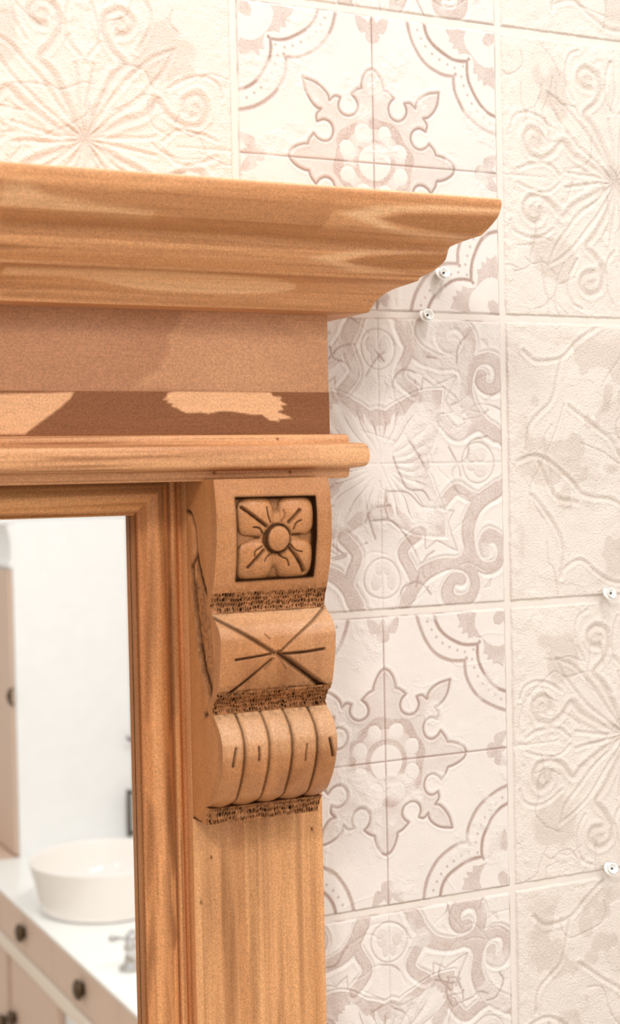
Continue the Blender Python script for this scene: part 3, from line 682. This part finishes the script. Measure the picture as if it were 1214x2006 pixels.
def piece(name, z0, z1, fn, parent, mat, back=.0073, nx=200, step=.00040):
    zs = np.linspace(z1, z0, int((z1-z0)/step)); xs2 = np.linspace(XL, XR, nx); X, Z = np.meshgrid(xs2, zs)
    h, st, pa = fn(X, Z); Q = qz(Z)+h; st = st+.16*np.clip(fbm(X.shape, 70, len(name), 3)+.25, 0, 1)
    mb = MB(); mb.grid(X, -(DP+Q), Z, flip=True, a=np.clip(st, 0, 1), b=np.clip(pa, 0, 1))
    qb = qz(zs)-back
    for c, fl in ((0, False), (-1, True)):
        t = np.linspace(0, 1, 8)[None]; q = Q[:, c][:, None]*(1-t)+qb[:, None]*t
        mb.grid(xs2[c]+0*q, -(DP+q), zs[:, None]+0*q, flip=fl, a=.12+0*q)
    for r_, fl in ((0, True), (-1, False)):
        t = np.linspace(0, 1, 4)[:, None]; q = Q[r_][None]*(1-t)+qb[r_]*t
        mb.grid(xs2[None]+0*q, -(DP+q), zs[r_]+0*q, flip=not fl, a=.3+0*q)
    o = mb.build(name, mat, parent); bm_sharp(o.data, .9); return o
# body with the sawn side profile
def corbel_body():
    zs = np.linspace(ZC1, ZC0, 620); t = np.linspace(0, 1, 110)
    Q = (qz(zs)-.0075)[:, None]; D = Q*t[None]; Z = zs[:, None]+0*D
    # side relief lines, traced on the plane X = XL
    def sp(px, py): w = PX(px, py, XL); return (-w[1]-DP, w[2])
    lines = [([(366, 1000), (374, 1008), (381, 1030), (384.5, 1060), (384, 1088), (378, 1104), (373, 1112)], .0010, .85),
             ([(385, 1088), (391, 1118), (399, 1150), (408, 1178), (413, 1192)], .0016, .95),
             ([(384, 1092), (388, 1140), (396, 1180), (405, 1215), (411, 1248)], .0010, .7), ([(377, 1112), (379, 1160), (384, 1215), (390, 1265)], .0022, .75),
             ([(390, 1265), (396, 1300), (404, 1335), (412, 1362), (422, 1374)], .0026, .9), ([(398, 1160), (404, 1210), (413, 1250)], .0008, .5),
             ([(400, 1402), (408, 1397), (418, 1400)], .0014, .8), ([(378, 1603), (392, 1612), (404, 1617)], .0010, .9)]
    st = np.zeros(D.shape); cv = np.zeros(D.shape)
    for l, w, a in lines:
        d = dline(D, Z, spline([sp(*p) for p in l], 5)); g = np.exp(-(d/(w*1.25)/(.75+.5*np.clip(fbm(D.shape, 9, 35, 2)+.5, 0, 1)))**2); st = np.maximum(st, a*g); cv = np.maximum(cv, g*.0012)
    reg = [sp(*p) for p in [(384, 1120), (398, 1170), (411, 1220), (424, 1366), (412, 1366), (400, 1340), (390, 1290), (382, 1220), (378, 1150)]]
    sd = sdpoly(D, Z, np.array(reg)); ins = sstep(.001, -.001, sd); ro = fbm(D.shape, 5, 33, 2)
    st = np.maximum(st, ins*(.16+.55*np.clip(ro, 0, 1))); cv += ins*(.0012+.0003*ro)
    leaf = sdpoly(D, Z, np.array([sp(*p) for p in [(364, 1000), (372, 1006), (380, 1030), (384, 1060), (383, 1088), (377, 1104), (366, 1116)]])); cv -= .0009*sstep(0, -.004, leaf)
    endf = sstep(0, .06, t)[None]*sstep(1, .94, t)[None]
    mb = MB(); mb.grid(XL+cv*endf, -(DP+D), Z, flip=True, a=st)
    mb.grid(XR-.0003+0*D[:, ::20], -(DP+D[:, ::20]), Z[:, ::20])
    xs2 = np.linspace(XL, XR, 12)[None]; mb.grid(xs2+0*zs[:, None], -(DP+Q)+0*xs2, zs[:, None]+0*xs2, flip=True)
    for r_, fl in ((0, True), (-1, False)):
        X2 = np.stack([np.full(110, XL), np.full(110, XR-.0003)]); mb.grid(X2, -(DP+np.stack([D[r_]]*2)), zs[r_]+0*X2, flip=fl, a=.25+0*X2)
    o = mb.build('corbel', M['wood_carved'], mir); bm_sharp(o.data, .9); return o
corbel = corbel_body()

RC = [on(*p) for p in ((462, 976), (616, 973), (612, 1128), (463, 1138))]
def block_fn(X, Z):
    s = sdpoly(X, Z, np.array(RC)); rec = sstep(.0004, -.0008, s)
    h = -.0052*rec; n = fbm(X.shape, 30, 61, 3)
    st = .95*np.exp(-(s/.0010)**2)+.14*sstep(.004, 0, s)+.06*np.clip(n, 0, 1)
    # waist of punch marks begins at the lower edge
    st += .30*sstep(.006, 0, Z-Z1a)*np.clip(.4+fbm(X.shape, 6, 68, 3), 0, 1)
    return h, st, .10*sstep(.2, .8, n)
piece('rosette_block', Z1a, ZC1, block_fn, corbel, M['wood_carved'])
def rosette():
    a = np.array(RC); x0, x1 = a[:, 0].min()+.0004, a[:, 0].max()-.0006; z0, z1 = a[:, 1].min()+.0006, a[:, 1].max()-.0004
    X, Z = np.meshgrid(np.linspace(x0, x1, 260), np.linspace(z1, z0, 260)); c = on(546, 1055)
    sx, sz = (X-c[0]), (Z-c[1]); R = np.hypot(sx, sz); th = np.arctan2(sz, sx)
    hw = (x1-x0)/2; u, v = np.abs(sx)/hw, np.abs(sz)/hw
    # four broad petals towards the corners, each swelling away from the mid sides
    pr_ = (np.abs(u-.52)**2.8+np.abs(v-.52)**2.8)**(1/2.8)/.50; pet = np.sqrt(np.clip(1-pr_**3, 0, 1))
    pet = np.maximum(pet, .55*sstep(1.0, .55, np.hypot(u, v)))
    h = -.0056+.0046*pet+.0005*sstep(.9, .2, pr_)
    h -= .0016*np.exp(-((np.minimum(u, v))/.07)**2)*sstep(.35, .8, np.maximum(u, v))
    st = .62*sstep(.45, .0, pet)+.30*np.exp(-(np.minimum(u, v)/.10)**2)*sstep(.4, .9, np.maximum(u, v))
    for pts, w, d, s in [([(477, 995), (500, 1013), (524, 1031)], .0016, .0022, .9), ([(525, 994), (527, 1010), (533, 1024)], .0008, .001, .8), ([(588, 1000), (568, 1023)], .0017, .002, .75),
                      ([(591, 1019), (582, 1024), (577, 1037)], .0008, .001, .8), ([(577, 1048), (592, 1047), (606, 1052)], .0013, .0014, .8), ([(572, 1066), (580, 1077), (593, 1081)], .0008, .001, .8),
                      ([(570, 1074), (584, 1094), (597, 1119)], .0018, .0022, .85), ([(549, 1084), (556, 1092), (564, 1096), (567, 1108)], .0008, .001, .8), ([(518, 1079), (502, 1096), (488, 1112)], .0016, .002, .75),
                      ([(516, 1071), (502, 1080), (500, 1090)], .0008, .001, .8), ([(498, 1033), (510, 1035), (518, 1045)], .0008, .001, .9), ([(463, 1054), (486, 1053), (512, 1054)], .0015, .0016, .8),
                      ([(520, 1100), (526, 1090), (538, 1083)], .0009, .001, .6), ([(555, 1022), (560, 1010), (558, 1000)], .0010, .0008, .4)]:
        g_h, g = seg(X, Z, pts, w, d); h -= g_h; st = np.maximum(st, s*g**.75)
    st = np.maximum(st, .85*np.exp(-((R-.0084)/.0013)**2)); st = np.maximum(st, .80*np.exp(-(u/.10)**2)*sstep(.45, .9, v)+.40*np.exp(-(v/.07)**2)*sstep(.3, .7, u))
    st += .22*np.clip(fbm(X.shape, 14, 5, 3), 0, 1)
    Q = qz(Z)+h-.0001; mb = MB(); mb.grid(X, -(DP+Q), Z, flip=True, a=np.clip(st, 0, 1))
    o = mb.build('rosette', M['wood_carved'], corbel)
    r_ = .0083; t = np.linspace(0, 2*np.pi, 61)[None]; rr = np.linspace(0, 1, 16)[:, None]
    Xb = c[0]+r_*.93*rr*np.cos(t); Zb = c[1]+r_*rr*np.sin(t)
    hb = -.0012+.0030*np.sqrt(np.clip(1-rr**2.6, 0, 1)); hb[-1] = -.0055
    mb = MB(); mb.grid(Xb, -(DP+qz(Zb)+hb+0*Zb), Zb, a=.9*sstep(.80, .97, rr)+0*Zb+.05, flip=False); b2 = mb.build('rosette_boss', M['wood_carved'], corbel)
rosette()
def cushion_fn(X, Z):
    h = 0*X; st = 0*X
    for pts, w, d, s in [([(421, 1212), (470, 1238), (538, 1280)], .0019, .0016, .8), ([(633, 1191), (590, 1238), (550, 1276)], .0011, .0010, .75), ([(546, 1280), (590, 1312), (637, 1348)], .0026, .0020, .9),
                      ([(532, 1292), (480, 1336), (428, 1372)], .0013, .0012, .8), ([(461, 1293), (498, 1287), (532, 1281)], .0012, .0014, .95), ([(556, 1281), (596, 1277), (633, 1271)], .0014, .0015, .95),
                      ([(520, 1243), (530, 1252)], .0006, .0006, .6), ([(520, 1312), (538, 1290)], .0008, .0006, .35), ([(560, 1310), (546, 1288)], .0008, .0006, .35)]:
        a, g = seg(X, Z, pts, w, d); h -= a; st = np.maximum(st, s*g**.75)
    # the four facets of the cross lie at slightly different heights
    c = on(540, 1281); u = (X-c[0])/(XR-XL)*2; v = (Z-c[1])/(Z1b-Z2a)*2; f = np.abs(u)-np.abs(v); h += .0011*np.tanh(f*3); st += .16*sstep(.1, .7, -v)*sstep(.2, -.2, f)  # lower facet also has its shade painted in
    e = sstep(.0022, 0, Z1b-Z); e2 = sstep(.002, 0, Z-Z2a)
    n = fbm(X.shape, 24, 77, 3); st = np.maximum(st, .35*e*np.clip(.5+n, 0, 1)); st += .06*np.clip(n, 0, 1)
    st += .34*sstep(.007, 0, Z-Z2a)*np.clip(.3+fbm(X.shape, 6, 69, 3), 0, 1)
    return h, st+.30*e2, .45*sstep(.2, 1.0, v)+.15*sstep(0, .6, u)*1.0  # pale term paints light onto the upper and right facets
piece('cross_cut_cushion', Z2a, Z1b, cushion_fn, corbel, M['wood_carved'])
def scroll_fn(X, Z):
    u = (X-XL)/(XR-XL); h = 0*X; st = 0*X; gs_ = [.19, .405, .605, .825]
    lo = sstep(Z3a+.002, Z3a+.016, Z)
    for g in gs_:
        d = np.abs(u-g)*(XR-XL); w = .0023; gg = np.clip(1-d/w, 0, 1); h -= .0017*gg*(.35+.65*lo); st = np.maximum(st, .62*sstep(.35, .95, gg))
    b_ = np.array([0]+gs_+[1.]); i = np.clip(np.searchsorted(b_, u.ravel())-1, 0, 4).reshape(u.shape); mid = (b_[i]+b_[i+1])/2; hw = (b_[i+1]-b_[i])/2
    h += .0011*np.sqrt(np.clip(1-((u-mid)/hw)**2, 0, 1))-.0006
    # rounded lower ends of the reeds
    zz = (Z-Z3a)/.006; h -= .004*np.clip(1-zz, 0, 1)**2*(.5+((u-mid)/hw)**2); st = np.maximum(st, .7*np.clip(1-zz*1.3, 0, 1)*(.3+.7*((u-mid)/hw)**2))
    for pts, w, d, s in [([(462, 1467), (459, 1485), (456, 1503)], .0013, .0012, .85), ([(507, 1464), (508, 1476), (507, 1490)], .0012, .0012, .85), ([(601, 1458), (599, 1475), (598, 1490)], .0010, .0009, .6), ([(646, 1447), (649, 1462), (652, 1480)], .0016, .0015, .9)]:
        a, g = seg(X, Z, pts, w, d); h -= a; st = np.maximum(st, s*g)
    st += .45*sstep(.005, 0, Z2b-Z)*np.clip(.4+fbm(X.shape, 6, 70, 3), 0, 1)
    return h, st+.05*np.clip(fbm(X.shape, 30, 13, 3), 0, 1), .60*sstep(.45, .85, (Z-Z3a)/(Z2b-Z3a))  # pale term paints the varnish highlight on the upper reeds
piece('reeded_scroll', Z3a, Z2b, scroll_fn, corbel, M['wood_carved'])
def punch(seed, rows):
    def fn(X, Z):
        z1, z0 = Z.max(), Z.min(); v = (Z-z0)/(z1-z0)*rows+.35*noise2(X.shape, 14, seed+7); r = np.floor(v); per = .00165
        u = (X-XL)/per+.5*(r % 2)+.45*noise2(X.shape, 10, seed); fu = u-np.floor(u)-.5; fv = v-r-.5
        g = np.random.default_rng(seed).random((12, 200)); k = g[np.clip(r, 0, 11).astype(int), np.clip(np.floor(u), 0, 199).astype(int)]
        hole = sstep(.46, .14, np.hypot(fu*1.15, fv*.85))*(.25+.75*k)
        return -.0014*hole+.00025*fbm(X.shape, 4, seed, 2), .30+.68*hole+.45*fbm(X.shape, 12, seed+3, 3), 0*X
    return fn
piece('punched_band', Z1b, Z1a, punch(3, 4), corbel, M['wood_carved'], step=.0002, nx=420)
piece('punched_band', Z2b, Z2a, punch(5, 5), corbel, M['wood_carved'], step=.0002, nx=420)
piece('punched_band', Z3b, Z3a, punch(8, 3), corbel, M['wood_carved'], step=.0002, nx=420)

# ------------------------------------------------------------------ pins in the joints
def pin(px, py, d, tilt, label, tip=.0085):
    w = P(px, py, d*.5); c = np.array([w[0], -.0005, w[2]])
    o = empty('tile_spacer_pin', (c[0], 0, c[2]))
    tag(o, label, 'pin', 'white plastic pins in the tile joints')
    ax = Vector((tilt[0], -1, tilt[1])).normalized(); base = Vector(c)
    a = np.array(ax)
    MB().lathe(c, [(0, 0), (.0022, 0), (.0021, tip*.40), (.0033, tip*.60), (.0038, tip*.95), (.0040, tip), (.0033, tip), (.0026, tip*.80), (.0015, tip*.72), (0, tip*.72)], 24, ax).build('pin_cup', M['plastic'], o)
    MB().lathe(c+a*tip*.70, [(0, 0), (.0008, 0), (.0008, tip*.12), (.0004, tip*.2), (0, tip*.2)], 12, ax).build('pin_nail', M['dark'], o)
    wing = MB(); n = np.array(Vector((.6, .1, .5)).normalized())*.0012
    wing.lathe(c+a*tip*.55-np.array([.0004, 0, .0002]), [(0, -.0006), (.0050, -.0005), (.0053, 0), (.0050, .0006), (0, .0006)], 20, Vector(ax)+Vector((.15, 0, .35))).build('pin_collar', M['plastic'], o)
    return o
pin(863, 541, .008, (.10, .30), 'white plastic pin half hidden under the cornice end, topmost of the pins')
pin(834, 624, .010, (.05, .35), 'white plastic pin in the tile joint just below the cornice')
pin(1190, 1167, .009, (.15, .30), 'white plastic pin in the joint at the right edge, halfway down the wall')
pin(1197, 1706, .010, (-.10, .35), 'white plastic pin in the joint at the lower right edge, lowest of the pins')

# ------------------------------------------------------------------ furniture seen in the mirror
def real(v): v = np.array(v, float).copy(); v[1] = -2*YM-v[1]; return v       # reflect in the silver plane
ZC = .82                                             # counter height
def fl(px, py, z=ZC): return real(PZ(px, py, z))
def onX(px, py, X): return real(PX(px, py, X))
XE = (fl(0, 1738)[0]+fl(275, 1985)[0])/2
YH = fl(40, 1679)[1]; XH = fl(40, 1679)[0]           # near corner of the hutch
XW = 1.62
zt1 = onX(0, 1823, XE)[2]; zt2 = onX(0, 1850, XE)[2]
yN = -1.25; yFar = -4.6
cab = empty('washbasin_cabinet', (XE+.25, (yN+yFar)/2, 0)); tag(cab, 'cream washbasin cabinet with small bronze knobs, seen in the mirror at the lower left', 'cabinet')
MB().box(XE+.022, XW-.001, yN-.02, yFar, .0005, ZC-.012).build('body', M['cab'], cab, smooth=False)
MB().box(XE-.004, XE+.03, yN, yFar, zt2, zt1).build('trim_ledge', M['trim'], cab, smooth=False, bevel=.004)
wt = MB().box(XE-.006, XW-.001, yN+.02, YH, ZC-.0115, ZC).build('countertop', M['top'], None, smooth=False, bevel=.004)
tag(wt, 'white washbasin countertop carrying the round basin, seen in the mirror', 'countertop')
def knob(c, parent, s=1.0):
    MB().lathe(c, [(0, 0), (.010*s, 0), (.009*s, .003*s), (.015*s, .006*s), (.016*s, .010*s), (.011*s, .014*s), (0, .015*s)], 24, (-1, 0, 0)).build('knob', M['bronze'], parent)
KS = 1.65
kn = [onX(48, 1826, XE), onX(163, 1938, XE)]
dy = kn[1][1]-kn[0][1]
for k in range(-3, 4):
    yc = kn[0][1]+dy*k
    if yc+abs(dy)/2 > yN or yc-abs(dy)/2 < yFar: continue
    dr = MB().box(XE, XE+.021, yc-abs(dy)/2+.0015, yc+abs(dy)/2-.0015, zt1+.004, ZC-.014).build('drawer', M['cab_shaded'], cab, smooth=False, bevel=.003)
    knob((XE, yc, (kn[0][2]+kn[1][2])/2), dr, KS)
kd = [onX(23, 1985, XE), onX(-1, 1985, XE), onX(0, 1877, XE)]
for a, b_ in ((kd[0][1]+.02, kd[0][1]+.48), (kd[0][1]-.5, kd[0][1]-.02), (kd[0][1]-.98, kd[0][1]-.52)):
    dd_ = MB().box(XE, XE+.021, a-.015, b_-.025, .08, zt2-.006).build('door', M['cab_shaded'], cab, smooth=False, bevel=.003)
    if a == kd[0][1]+.02: knob((XE, a+.02, kd[0][2]), dd_, 1.5)
    elif a == kd[0][1]-.5: knob((XE, b_-.05, kd[1][2]), dd_, 1.4)
    else: knob((XE, b_-.06, kd[1][2]+.02), dd_, 1.4)
# hutch on the far end of the counter
hut = empty('tall_hutch', ((XH+XW)/2, YH-.3, ZC)); tag(hut, 'tall cream hutch with crown moulding at the far end of the mirrored counter', 'cabinet')
zh = onX(8, 1022, XH-.05)[2]; YB = YH-.9
MB().box(XH, XW-.002, YH-.001, YB, ZC-.0115, zh-.004).build('body', M['cab'], hut, smooth=False)
MB().box(XE-.004, XH-.0005, YH-.002, yFar, ZC-.0115, ZC-.002).build('shelf', M['cab_shaded'], hut, smooth=False, bevel=.002)
cp = [onX(x, y, XH) for x, y in ((36, 1112), (36, 1100), (36, 1060), (36, 1035), (36, 1020))]
zl = [c[2] for c in cp]
pr = np.array(cat([(0, zl[0]-.003), (.010, zl[0]-.002), (.013, zl[0]+.004), (.010, zl[1]), (.006, zl[1]+.002)], [(.006, zl[1]+.002), (.007, zl[2]), (.020, zl[3]+.01), (.036, zl[3]+.012), (.040, zl[4]), (0, zl[4]+.001)]))
yy = np.linspace(YH+.001, YB, 2)[:, None]; Xc = XH-pr[:, 0][None]+0*yy
mb = MB(); mb.grid(Xc, yy+0*Xc, pr[:, 1][None]+0*Xc)
Xe = np.stack([XH-pr[:, 0], XH+.001+0*pr[:, 0]]); mb.grid(Xe, YH+.001+0*Xe, np.stack([pr[:, 1]]*2), flip=True)
crn = mb.build('crown_moulding', M['cab'], hut); bm_sharp(crn.data, .7)
dh = MB().box(XH-.012, XH-.0005, YH-.012, YB+.02, ZC+.004, zl[0]-.012).build('door', M['cab_shaded'], hut, smooth=False, bevel=.003)
hk = onX(27, 1364, XH-.012)
MB().tube([(XH-.014, hk[1], hk[2]-.03), (XH-.024, hk[1], hk[2]-.018), (XH-.026, hk[1], hk[2]), (XH-.024, hk[1], hk[2]+.018), (XH-.014, hk[1], hk[2]+.026)], [.004, .007, .010, .007, .004]).build('handle', M['bronze'], dh)
# basin
bc = fl(206, 1775); dB = (real(bc)-CP)@fw; Rb = 146/F*dB; bh = 94/F*dB*1.02
bs = empty('round_washbasin', (bc[0], bc[1], ZC)); tag(bs, 'round white ceramic vessel basin on the white countertop, seen in the mirror', 'washbasin')
pf = [(0, .0005), (Rb*.80, .0005), (Rb*.85, .006), (Rb*.92, bh*.5), (Rb*.985, bh*.92), (Rb, bh), (Rb*.985, bh+.003), (Rb*.955, bh), (Rb*.93, bh*.9), (Rb*.80, bh*.40), (Rb*.55, bh*.2), (.02, bh*.16), (0, bh*.16)]
MB().lathe((bc[0], bc[1], ZC), [tuple(p) for p in pf[:3]]+[tuple(v) for v in spline(pf[2:11], 5)]+pf[11:], 72).build('bowl', M['ceramic'], bs)
MB().lathe((bc[0], bc[1], ZC+bh*.17), [(0, .003), (.016, .003), (.019, .0005), (.019, -.001)], 24).build('waste_plug', M['chrome'], bs)
# crosshead tap
tc_ = fl(258, 1898)
tp = empty('chrome_tap', (tc_[0], tc_[1], ZC)); tag(tp, 'chrome crosshead tap on the countertop in front of the basin, seen in the mirror', 'tap')
c0 = np.array([tc_[0], tc_[1], ZC])
k_ = 1.55
sc_ = lambda L: [(a*k_, b*k_) for a, b in L]
MB().lathe(c0, sc_([(0, 0.0005), (.020, 0.0005), (.020, .004), (.011, .010), (.010, .030), (.013, .034), (.007, .040), (0, .041)]), 24).build('tap_body', M['chrome'], tp)
hz = c0+np.array([0, 0, .048*k_])
hub = MB().lathe(hz, sc_([(0, -.010), (.009, -.009), (.010, 0), (.007, .008), (0, .009)]), 20).build('cross_handle', M['chrome'], tp)
for k in range(4):
    a = math.radians(25+90*k); d = np.array([math.cos(a), math.sin(a), 0])*k_
    MB().tube([hz, hz+d*.012, hz+d*.026], [.0050, .0045, .0068], 10).lathe(hz+d*.029, sc_([(0, -.0065), (.005, -.004), (.0065, 0), (.005, .004), (0, .0065)]), 14).build('handle_arm', M['chrome'], hub)
# dark fittings on the side wall next to the frame edge
def wallpt(px, py): return onX(px, py, XW)
h1 = wallpt(266, 1447); wh = empty('wall_hook', tuple(h1)); tag(wh, 'small dark hook on the white wall above the basin, beside the mirror frame edge', 'hook')
MB().lathe(h1, [(0, 0), (.016, 0), (.016, .005), (0, .006)], 20, (-1, 0, 0)).build('hook_plate', M['dark'], wh)
MB().tube([h1+np.array([-.004, 0, 0]), h1+np.array([-.02, 0, -.004]), h1+np.array([-.030, 0, .008])], .005).build('hook_arm', M['dark'], wh)
b0, b1 = wallpt(269, 1545), wallpt(271, 1636); tr = empty('towel_bar', tuple((b0+b1)/2)); tag(tr, 'dark vertical towel bar on the white wall just above the basin, beside the mirror frame', 'towel bar')
MB().tube([(XW-.03, b0[1], b0[2]), (XW-.03, b0[1], b1[2])], .008).build('bar', M['dark'], tr)
for z in (b0[2]-.01, b1[2]+.01): MB().tube([(XW-.0005, b0[1], z), (XW-.03, b0[1], z)], .006).build('bracket', M['dark'], tr)
